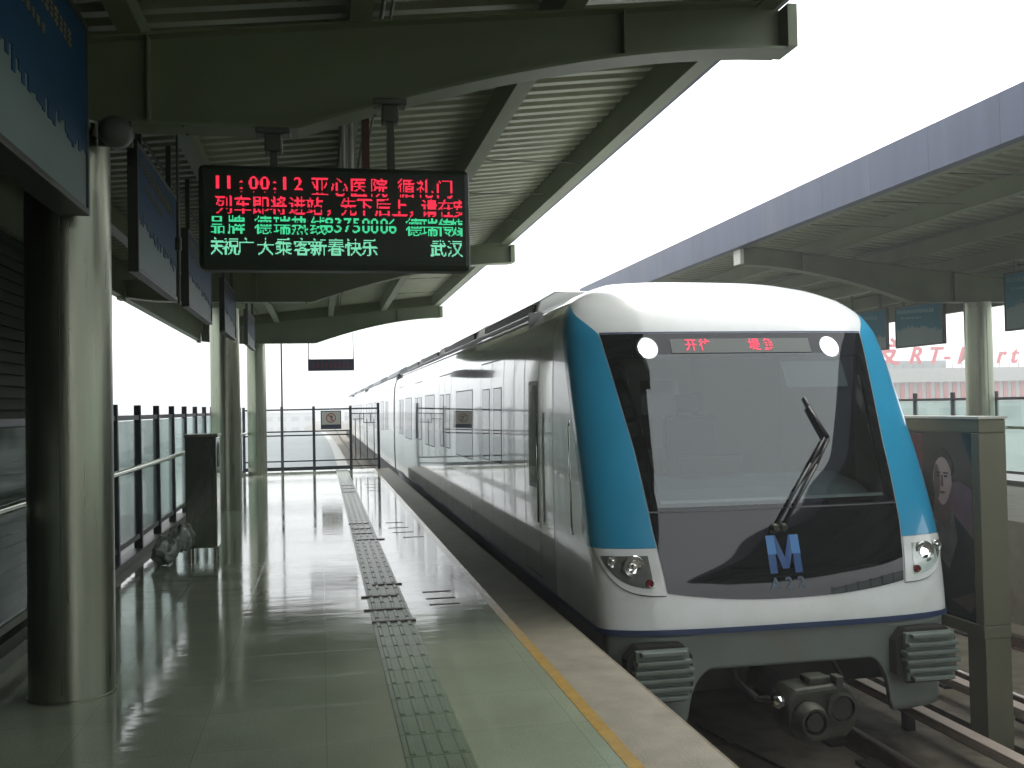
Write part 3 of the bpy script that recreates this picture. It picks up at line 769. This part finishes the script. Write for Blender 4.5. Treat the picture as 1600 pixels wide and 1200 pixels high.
# black mask
def mask_half(z): return interp(MT, z)
def mask_pt(u, v, off):
    x0 = u*mask_half(.1)
    zb = .105+.075*(abs(u)**2.2); z = zb+(2.135-zb)*v
    return front(phi_of(u*mask_half(z), z), z, off)
WZ0, WZ1, WM = .81, 1.925, .10
def mk_low(u, v):
    zb = .105+.075*(abs(u)**2.2); z = zb+(WZ0-zb)*v; return front(phi_of(u*mask_half(z), z), z, .006)
mk_ = MB().grid(mk_low, lin(-1, 1, 60), lin(0, 1, 20))
mk_.grid(lambda u, z: front(phi_of(u*mask_half(z), z), z, .006), lin(-1, 1, 60), lin(WZ1, 2.135, 7))
for q in (-1, 1): mk_.grid(lambda u, z: front(phi_of(q*(mask_half(z)-WM*(1-u)), z), z, .006), lin(0, 1, 4), lin(WZ0, WZ1, 28), flip=q < 0)
mk_.build('front_mask', M['mask'], train, True)
def scr_pt(u, v, off): z = WZ0-.03+(WZ1-WZ0+.06)*v; return front(phi_of(u*(mask_half(z)-WM+.03), z), z, off)
MB().grid(lambda u, v: scr_pt(u, v, .011), lin(-1, 1, 50), lin(0, 1, 40)).build('windscreen', M['screen'], train, True)
# cab interior seen through the windscreen
bh = MB().box(XC-1.34, XC+1.34, 9.72, 9.75, .1, 2.5).build('cab_bulkhead', M['cabwall'], train)
MB().box(XC-.35, XC+.35, 9.70, 9.718, .1, 2.05).build('bulkhead_door', M['cabdoor'], bh)
MB().box(XC-.2, XC+.2, 9.69, 9.699, 1.1, 1.8).build('door_window', M['win'], bh)
MB().box(XC-1.3, XC+1.3, 7.75, 9.7, .05, .1).build('cab_floor', M['under'], train)
cn = MB().prism([(7.36, .74), (7.60, .87), (8.05, .95), (8.12, .90), (8.12, .2), (7.7, .2)], 'x', XC-1.02, XC+1.02).build('driver_console', M['console'], train, bevel=.02)
MB().box(XC-.45, XC+.10, 7.86, 8.0, .955, 1.12).build('instrument_hood', M['seam'], cn, bevel=.02)
st = MB().box(XC-.27, XC+.22, 8.75, 8.88, .75, 1.45).build('driver_seat', M['cabseat'], train, bevel=.04)
MB().box(XC-.15, XC+.10, 8.77, 8.86, 1.47, 1.65).build('headrest', M['cabseat'], st, bevel=.03)
MB().box(XC-.27, XC+.22, 8.35, 8.74, .62, .74).build('seat_cushion', M['cabseat'], st, bevel=.03)
MB().grid(lambda u, v: front(phi_of(u, v), v, -.05), lin(.35, .92, 12), [1.70, 1.92]).build('sun_blind', M['cabwall'], train)
# seam between windscreen and lower panel
MB().grid(lambda u, v: front(phi_of(u*mask_half(.75), .745+.012*v), .745+.012*v, .0095), lin(-1, 1, 50), [0, 1]).build('windscreen_seam', mat('seam_grey', (.05, .055, .055), .4), train, True)
# destination box
DZ0, DZ1 = 1.965, 2.085
d_ = MB().grid(lambda u, v: front(phi_of(u, DZ0+(DZ1-DZ0)*v), DZ0+(DZ1-DZ0)*v, .012), lin(-.60, .62, 24), lin(0, 1, 4)).build('destination_box', mat('destination_window', (.10, .115, .10), .12, spec=.6), train, True)
a = MB()
for s, x in (('开', -.43), ('往', -.31), ('堤', .12), ('角', .24)):
    vs, fs = text_mesh(s, .105, bold=.0015)
    pts = []
    for v in vs:
        z = DZ0+.028+v.y; pts.append(front(phi_of(x+v.x, z), z, .016))
    a.add(pts, fs)
a.build('destination_text', M['destled'], d_)
# marker lamps (lit)
def disc_on_front(x, z, r, off, n=24, r_in=0, depth=0):
    m = MB(); c = front(phi_of(x, z), z, off); rim = []
    for i in range(n):
        t_ = 2*math.pi*i/n; xx = x+r*math.cos(t_); zz = z+r*math.sin(t_); rim.append(front(phi_of(xx, zz), zz, off))
    m.add([c]+rim, [(0, 1+i, 1+(i+1) % n) for i in range(n)])
    if depth:
        rb = [Vector((p.x, p.y+depth, p.z)) for p in rim]; m.add(rim+rb, [(i, (i+1) % n, n+(i+1) % n, n+i) for i in range(n)])
    return m
for sx in (-1, 1):
    r_ = disc_on_front(sx*.80, 2.01, .088, .013).build('marker_lamp', M['chrome'], train, True)
    disc_on_front(sx*.80, 2.01, .072, .017).build('lamp_glass', M['lamp'], r_)
# blue pillars
for sx in (-1, 1):
    def bp_(u, v, off=.007):
        z0 = .50; z1 = 2.44; z = z0+(z1-z0)*v
        pin = phi_of(mask_half(z)+.008, z) if z <= 2.13 else None
        pout = 1.565
        if pin is None:
            k = (z-2.13)/(2.44-2.13); pin = phi_of((mask_half(2.13)+.008), 2.13)+(pout-phi_of(mask_half(2.13)+.008, 2.13))*k**1.3
        ph = pin+(pout-pin)*u
        return front(sx*ph, z, off)
    MB().grid(bp_, lin(0, 1, 16), lin(0, 1, 60), flip=sx < 0).build('blue_pillar', M['blue'], train, True)
# white cap edge line
MB().grid(lambda u, v: front(phi_of(u*1.16, 2.137+.012*v), 2.137+.012*v, .008), lin(-1, 1, 50), [0, 1]).build('cap_seam', M['navy'], train, True)
# headlights
for sx in (-1, 1):
    def hz(u):    # lower edge of housing: u=0 inner, 1 outer
        return .165+(.505-.165)*(max(0, u)**2.6)
    def hp(u, v, off, m0=0.0, m1=0.0):
        uu = m0+(1-m0-m1)*u
        zb = hz(uu)+m0*.9*(.5); zt_ = .495-m0*.45
        if zb > zt_: zb = zt_-.002
        z = zb+(zt_-zb)*v
        pin = phi_of(mask_half(z)+.012, z); pout = 1.36
        return front(sx*(pin+(pout-pin)*uu), z, off)
    h = MB().grid(lambda u, v: hp(u, v, .012), lin(0, 1, 24), lin(0, 1, 8), flip=sx < 0).build('headlight', M['cowl'], train, True)
    MB().grid(lambda u, v: hp(u, v, .009), lin(0, 1, 24), lin(-.02, .0, 2), flip=sx < 0).build('headlight_gap', M['seam'], h, True)
    MB().grid(lambda u, v: hp(u, v, .015, .11, .16), lin(0, 1, 24), lin(0, 1, 8), flip=sx < 0).build('lens', M['lens'], h, True)
    for x, z, r, m, nm in ((1.17, .37, .085, 'lens', 'reflector'), (1.17, .37, .052, 'chrome', 'bulb_ring'), (1.17, .37, .022, 'lamp' if sx > 0 else 'chrome', 'bulb'), (1.31, .405, .045, 'lens', 'reflector'), (1.31, .405, .02, 'chrome', 'bulb'), (1.07, .255, .03, 'redlens', 'tail_lamp')):
        offs = {'reflector': .019, 'bulb_ring': .022, 'bulb': .026, 'tail_lamp': .02}[nm]
        p = front(phi_of(sx*x, z), z, offs)
        q = MB().lathe([(r, 0), (r*.9, -.012), (r*.55, -.004 if nm != 'bulb' else -.02)], (p.x, p.y, p.z), 'y', 20).build(nm, M[m], h, 'auto')
# navy line and skirt
MB().grid(lambda u, v: front(u, -.115+.04*v, .010), phis, lin(0, 1, 3)).build('navy_band', M['navy'], train, True)
for q in (-1, 1): MB().grid(lambda u, v: (XC+q*(Wd(v)+.004), u, v), [7.15, 27.2], [-.115, -.075]).build('side_band', M['navy'], train)
def skirt_low(x):
    a = abs(x)
    if a < .62: return -.38
    if a < .82: return -.38-.42*(1-math.sqrt(max(0, 1-((a-.62)/.2)**2)))
    return -.80
us = lin(-1, 1, 121)
def sk(u, v):
    x = u*1.40; zb = skirt_low(x); z = zb+(-.11-zb)*v
    return front(phi_of(x, z), z, -.03) if abs(x) < Wd(z) else front(math.copysign(1.57, x), z, -.03)
MB().grid(sk, us, lin(0, 1, 14)).build('skirt', M['skirt'], train, True, solid=.05)
for q in (-1.36, 1.33): MB().box(XC+q, XC+q+.03, 7.2, 27, -.85, -.115).build('side_skirt', M['skirt'], train)
# anti-climbers
for sx in (-1, 1):
    x0, x1 = XC+sx*.83, XC+sx*1.27
    if x0 > x1: x0, x1 = x1, x0
    yb = 6.87
    hs_ = MB().prism([(x0-.03, -.50), (x0-.03, -.25), (x0+.05, -.165), (x1-.05, -.165), (x1+.02, -.25), (x1+.02, -.50), (x1-.05, -.57), (x0+.05, -.57)], 'y', yb-.07, yb+.06).build('anticlimber', M['under'], train)
    a = MB()
    for k in range(6):
        z = -.205-k*.063; ins = .05 if k in (0, 5) else .015 if k in (1, 4) else 0
        a.prism([(x0+ins, z-.015), (x1-ins, z-.015), (x1-ins, z+.018), (x0+ins, z+.018)], 'y', yb-.17, yb-.0705)
    a.prism([(x0+.02, -.54), (x1-.02, -.54), (x1-.02, -.185), (x0+.02, -.185)], 'y', yb-.12, yb-.0706)
    a.build('rib_block', M['rib'], hs_, bevel=.008)
# underframe, bogie, wheels
MB().box(XC-1.2, XC+1.2, 7.5, 27, -.72, -.12).build('underframe', M['under'], train)
for yb in (9.6, 24.0):
    b = MB().box(XC-.98, XC-.88, yb-1.6, yb+1.6, -.75, -.55).box(XC+.88, XC+.98, yb-1.6, yb+1.6, -.75, -.55).box(XC-.9, XC+.9, yb-.3, yb+.3, -.75, -.55).build('bogie', M['under'], train, bevel=.02)
    for yy in (yb-1.1, yb+1.1):
        for s in (-1, 1):
            MB().tube((XC+s*.68, yy, -.65), (XC+s*.80, yy, -.65), .42, 32).build('wheel', M['rail'], b, 'auto')
# coupler
cp = MB().tube((XC, 7.5, -.62), (XC, 6.75, -.66), .09, 16).build('coupler_shaft', M['coupler'], train, 'auto')
cz = -.63; cx = XC+.02
co = MB().prism([(cx-.25, cz-.10), (cx-.25, cz+.10), (cx-.19, cz+.17), (cx+.20, cz+.19), (cx+.27, cz+.12), (cx+.27, cz-.11), (cx+.2, cz-.19), (cx-.10, cz-.22), (cx-.2, cz-.17)], 'y', 6.50, 6.78).build('coupler_head', M['coupler'], train, bevel=.03)
MB().lathe([(.115, 0), (.125, -.05), (.10, -.13), (.085, -.13), (.075, -.03)], (cx-.11, 6.50, cz-.03), 'y', 28).build('coupler_cone', M['coupler'], co, 'auto')
MB().lathe([(.06, 0), (.06, -.035)], (cx-.11, 6.41, cz-.03), 'y', 24).build('cone_hole', M['under'], co, 'auto')
MB().lathe([(.10, 0), (.115, -.05), (.09, -.055), (.085, -.02)], (cx+.14, 6.50, cz+.03), 'y', 28).build('coupler_cup', M['coupler'], co, 'auto')
MB().lathe([(.08, 0), (.08, -.03)], (cx+.14, 6.492, cz+.03), 'y', 24).build('cup_hole', M['under'], co, 'auto')
MB().box(cx-.06, cx+.1, 6.55, 6.7, cz+.18, cz+.23).box(cx+.12, cx+.18, 6.5, 6.6, cz+.15, cz+.24).build('coupler_lug', M['coupler'], co, bevel=.01)
MB().lathe([(.03, 0), (.045, -.04), (.045, -.10), (.02, -.13)], (cx-.31, 6.6, cz+.09), 'y', 18).build('air_valve', M['chrome'], co, 'auto')
MB().path([(cx-.31, 6.6, cz+.09), (cx-.36, 6.75, cz+.05), (cx-.42, 6.95, cz+.12), (cx-.4, 7.2, cz+.25)], .022).build('air_hose', M['under'], co, True)
MB().path([(cx+.22, 6.7, cz+.1), (cx+.38, 6.8, cz-.02), (cx+.46, 7.0, cz+.05), (cx+.44, 7.3, cz+.3)], .02).build('air_hose', M['under'], co, True)
# logo and fleet number
def front_text(body, x, z, size, m, name, bold=0, sx=1, parent=train, off=.011):
    vs, fs = text_mesh(body, size, bold=bold); a = MB()
    a.add([front(phi_of(x+v.x*sx, z+v.y), z+v.y, off) for v in vs], fs); return a.build(name, m, parent)
Mp = [(-.5, 0), (-.5, 1), (-.2, 1), (0, .42), (.2, 1), (.5, 1), (.5, 0), (.27, 0), (.27, .62), (.1, .12), (-.1, .12), (-.27, .62), (-.27, 0)]
lw, lz0, lh = .26, .285, .27; lx = -.02
tri = [(0, 1, 11), (0, 11, 12), (1, 2, 11), (2, 10, 11), (2, 3, 10), (3, 9, 10), (3, 4, 9), (4, 8, 9), (4, 5, 8), (5, 6, 8), (6, 7, 8)]
a = MB(); a.add([front(phi_of(lx+p[0]*lw, lz0+p[1]*lh), lz0+p[1]*lh, .011) for p in Mp], tri)
lg = a.build('emblem', M['logo'], train)
a = MB()
for x0_, x1_ in ((-.5, -.24), (.24, .5)):
    MB().add([front(phi_of(lx+x*lw, lz0+z*lh), lz0+z*lh, .0125) for x, z in ((x0_, .5), (x1_, .5), (x1_, 1), (x0_, 1))], [(0, 1, 2, 3)]).build('emblem_highlight', M['logolight'], lg)
front_text('A 2 2', lx, .17, .125, M['number'], 'fleet_number', .002)
# wiper
def fp(x, z, off): return front(phi_of(x, z), z, off)
w = MB().path([fp(-.06, .62, .03), fp(.32, 1.05, .06), fp(.50, 1.245, .05)], .011).path([fp(.0, .61, .03), fp(.37, 1.04, .06), fp(.53, 1.235, .05)], .011).build('wiper', M['seam'], train, True)
MB().path([fp(.43, 1.58, .022), fp(.49, 1.4, .03), fp(.54, 1.24, .034), fp(.44, 1.12, .03), fp(.14, .86, .022)], .013).build('wiper_blade', M['seam'], w, True)
MB().path([fp(.44, 1.50, .03), fp(.53, 1.25, .05)], .017).build('blade_holder', M['seam'], w, True)
for x in (-.07, .0): MB().lathe([(.03, .02), (.032, -.02), (.02, -.04)], fp(x, .61, .015), 'y', 16).build('wiper_pivot', M['coupler'], w, 'auto')
MB().path([fp(-.11, .575, .02), fp(.03, .60, .02)], .014).build('pivot_bar', M['coupler'], w, True)
# grab rail beside left pillar
MB().path([(XC-1.475, 7.62, 1.45), (XC-1.485, 7.62, 1.40), (XC-1.485, 7.58, .60), (XC-1.475, 7.58, .55)], .008).build('grab_rail', M['chrome'], train, True)

# side doors and windows
def sp(y0, y1, z0, z1, off, m, name, parent, s=-1, n=10, rnd=0):
    def f(u, v): return side(u, v, off, s)
    return MB().grid(f, [y0, y1], lin(z0, z1, n), flip=s > 0).build(name, m, parent, True)
def outline(y0, y1, z0, z1, w_, off, name, parent, s=-1):
    a = MB()
    for (p, q, r, t_) in ((y0, y0+w_, z0, z1), (y1-w_, y1, z0, z1), (y0+w_, y1-w_, z1-w_, z1), (y0+w_, y1-w_, z0, z0+w_)):
        a.grid(lambda u, v: side(u, v, off, s), [p, q], lin(r, t_, 8 if t_-r > .1 else 2), flip=s > 0)
    return a.build(name, M['seam'], parent)
def door(yc, s=-1, parent=train):
    d = outline(yc-.80, yc+.80, -.06, 2.1, .014, .004, 'door', parent, s)
    sp(yc-.008, yc+.008, -.05, 2.09, .0045, M['seam'], 'door_joint', d, s)
    for a_, b_ in ((yc-.66, yc-.14), (yc+.14, yc+.66)):
        outline(a_, b_, .92, 1.78, .012, .0045, 'window_gasket', d, s)
        sp(a_+.012, b_-.012, .932, 1.768, .003, M['win'], 'door_window', d, s)
    return d
def window(y0, y1, parent=train, s=-1):
    d = outline(y0, y1, .86, 1.80, .014, .004, 'window', parent, s)
    sp(y0+.014, y1-.014, .874, 1.786, .003, M['win'], 'window_glass', d, s)
for k in range(4):
    for s in (-1, 1): door(11.55+4.52*k, s)
for y0, y1 in ((13.05, 14.7), (17.6, 19.2), (22.1, 23.8)):
    for s in (-1, 1): window(y0, y1, train, s)
# cab door
d = outline(8.95, 9.62, -.02, 2.12, .016, .004, 'cab_door', train)
sp(9.02, 9.40, .80, 1.80, .005, M['seam'], 'cab_window_frame', d); sp(9.05, 9.36, .84, 1.76, .007, M['darkpane'], 'cab_window', d)
MB().path([side(8.90, 1.5, .03), side(8.90, .5, .03)], .010).build('door_rail', M['chrome'], d, True)
sp(9.46, 9.50, .95, 1.05, .02, M['chrome'], 'door_handle', d)
for y_ in (8.38, 10.15): sp(y_, y_+.012, -.08, 2.3, .004, M['seam'], 'panel_joint', train)
# gutter line and roof units
for s in (-1, 1):
    MB().box(*(sorted((XC+s*1.25, XC+s*1.275))), 10, 27.2, 2.46, 2.5).build('roof_gutter', M['roofeq'], train)
for y0, y1 in ((10.4, 13.8), (14.6, 18.4), (19.4, 22.6), (23.4, 26.6)):
    u_ = MB().prism([(XC-1.12, 2.56), (XC-1.08, 2.70), (XC-.9, 2.80), (XC+.9, 2.80), (XC+1.08, 2.70), (XC+1.12, 2.56)], 'y', y0, y1).build('roof_unit', M['body'], train, bevel=.02)
    MB().box(XC-1.135, XC-1.085, y0+.1, y1-.1, 2.58, 2.66).build('vent_louvre', M['seam'], u_)
# following cars
def next_car(y0, y1, detail):
    a = MB(); a.grid(lambda u, v: side(u, v, 0, -1), [y0, y1], zl); a.grid(lambda u, v: side(u, v, 0, 1), [y0, y1], zl, flip=True)
    n = len(zl)
    for yy in (y0, y1): a.add([side(yy, z, 0, -1) for z in zl]+[side(yy, z, 0, 1) for z in zl], [(j, j+1, n+j+1, n+j) for j in range(n-1)])
    a.build('car_body', M['body'], train, 'auto')
    MB().box(XC-1.3, XC+1.3, y0, y1, -.75, -.11).build('underframe', M['under'], train)
    for p, q in ((y0+2, y0+7), (y1-8, y1-2)):
        MB().prism([(XC-1.12, 2.56), (XC-1.08, 2.70), (XC-.9, 2.80), (XC+.9, 2.80), (XC+1.08, 2.70), (XC+1.12, 2.56)], 'y', p, q).build('roof_unit', M['roofeq'], train)
    if detail:
        for k in range(4): door(y0+3+4.6*k)
        for k in range(3): window(y0+4.4+4.6*k, y0+6.2+4.6*k)
MB().box(XC-1.34, XC+1.34, 27.2, 27.75, -.4, 2.5).build('gangway', M['seam'], train)
next_car(27.75, 47.2, True); MB().box(XC-1.34, XC+1.34, 47.2, 47.75, -.4, 2.5).build('gangway', M['seam'], train)
next_car(47.75, 67.2, True); MB().box(XC-1.34, XC+1.34, 67.2, 67.75, -.4, 2.5).build('gangway', M['seam'], train)
next_car(67.75, 87.5, False)

# ================================================================== POSTER CABINET between the tracks
t = thing('poster_cabinet', 'olive steel poster cabinet right of the train, showing a man in dark suit', 'advert cabinet', (5.1, 9, -1.2))
PX0, PX1, PY0, PY1, PT = 5.10, 5.33, 7.0, 10.2, 1.39
MB().box(PX0+.012, PX1-.012, PY0+.02, PY1-.02, -.28, PT-.01).build('case', M['cab'], t)
f = MB()
for (a, b, c, d) in ((PY0, PY1, PT-.11, PT), (PY0, PY1, -.34, -.24), (PY0, PY0+.10, -.24, PT-.11), (PY1-.10, PY1, -.24, PT-.11)): f.box(PX0-.012, PX1, a, b, c, d)
f.build('frame', M['cab'], t, bevel=.008)
MB().box(PX0-.02, PX1+.008, PY0-.01, PY1+.01, PT+.001, PT+.02).build('top_trim', M['white_edge'], t)
for y_ in (PY0+.005, PY1-.23): MB().box(PX0, PX1-.005, y_, y_+.22, -1.46, -.341).build('leg', M['cab'], t)
xx = PX0+.008
po = MB().box(xx-.004, xx+.002, PY0+.1, PY1-.1, -.24, PT-.11).build('poster', M['poster'], t)
def pp(pts, m, name, k): 
    n = len(pts); x = xx-.005-k*.0012
    MB().add([(x, min(9.3, max(7.12, y-.78)), z) for y, z in pts], [tuple(range(n))]).build(name, m, po)
def ell(cy, cz_, ry, rz, n=28, w=.0): return [(cy+ry*math.cos(2*math.pi*i/n)*(1-w*(math.sin(2*math.pi*i/n) < 0)*abs(math.sin(2*math.pi*i/n))), cz_+rz*math.sin(2*math.pi*i/n)) for i in range(n)]
fy, fz = 8.28, .90
pp([(8.55, 1.26), (9.3, 1.24), (9.25, .75), (8.9, .62), (8.55, .8)], M['p_red'], 'poster_red_area', 0)
pp([(8.24, .86), (8.05, .88), (7.9, .82), (7.9, .42), (8.0, .40), (8.22, .50)], M['p_mauve'], 'poster_mauve_area', 0)
pp([(8.9, .45), (8.62, .58), (8.45, .62), (8.14, .60), (8.0, .50), (7.9, .42), (7.9, .1), (7.9, -.22), (9.4, -.22), (9.3, .15)], M['p_suit'], 'poster_suit', 1)
pp([(8.42, .60), (8.15, .62), (8.10, .40), (8.22, .14), (8.42, .30), (8.5, .45)], M['p_shirt'], 'poster_shirt', 2)
pp([(8.38, .8), (8.20, .8), (8.17, .56), (8.28, .48), (8.42, .56)], M['skin2'], 'poster_neck', 3)
pp([(fy+.14*math.cos(math.pi*i/16)*1.05, fz+.05+.19*math.sin(math.pi*i/16)) for i in range(17)]+[(fy-.125, fz+.04), (fy+.125, fz+.04)], M['hair'], 'poster_hair', 3)
pp(ell(fy, fz-.03, .128, .20, w=.3), M['skin'], 'poster_face', 4)
pp(ell(fy+.075, fz-.04, .045, .15), M['skin2'], 'poster_cheek', 5)
for dy in (-.05, .05):
    pp(ell(fy+dy, fz+.012, .026, .010, 12), M['hair'], 'poster_eye', 6); pp([(fy+dy-.034, fz+.045), (fy+dy+.034, fz+.045), (fy+dy+.03, fz+.032), (fy+dy-.03, fz+.032)], M['hair'], 'poster_brow', 6)
pp([(fy-.012, fz+.02), (fy+.012, fz+.02), (fy+.024, fz-.075), (fy-.018, fz-.075)], M['skin2'], 'poster_nose', 6)
pp(ell(fy, fz-.125, .042, .011, 14), M['skin2'], 'poster_mouth', 6)
pp([(7.58, .12), (7.9, .0), (8.2, -.1), (7.95, -.17), (7.6, -.1)], M['skin2'], 'poster_hand', 3)

# ================================================================== HAZE
hm = bpy.data.materials.new('haze_air'); hm.use_nodes = True; n = hm.node_tree; n.nodes.clear()
o_ = n.nodes.new('ShaderNodeOutputMaterial'); pv = n.nodes.new('ShaderNodeVolumePrincipled')
pv.inputs['Color'].default_value = (.93, .95, .96, 1); pv.inputs['Density'].default_value = .004; pv.inputs['Anisotropy'].default_value = .3
n.links.new(pv.outputs[0], o_.inputs['Volume'])
tag(MB().box(-2600, 3100, -700, 4600, -10.5, 9).build('haze', hm), kind='stuff')
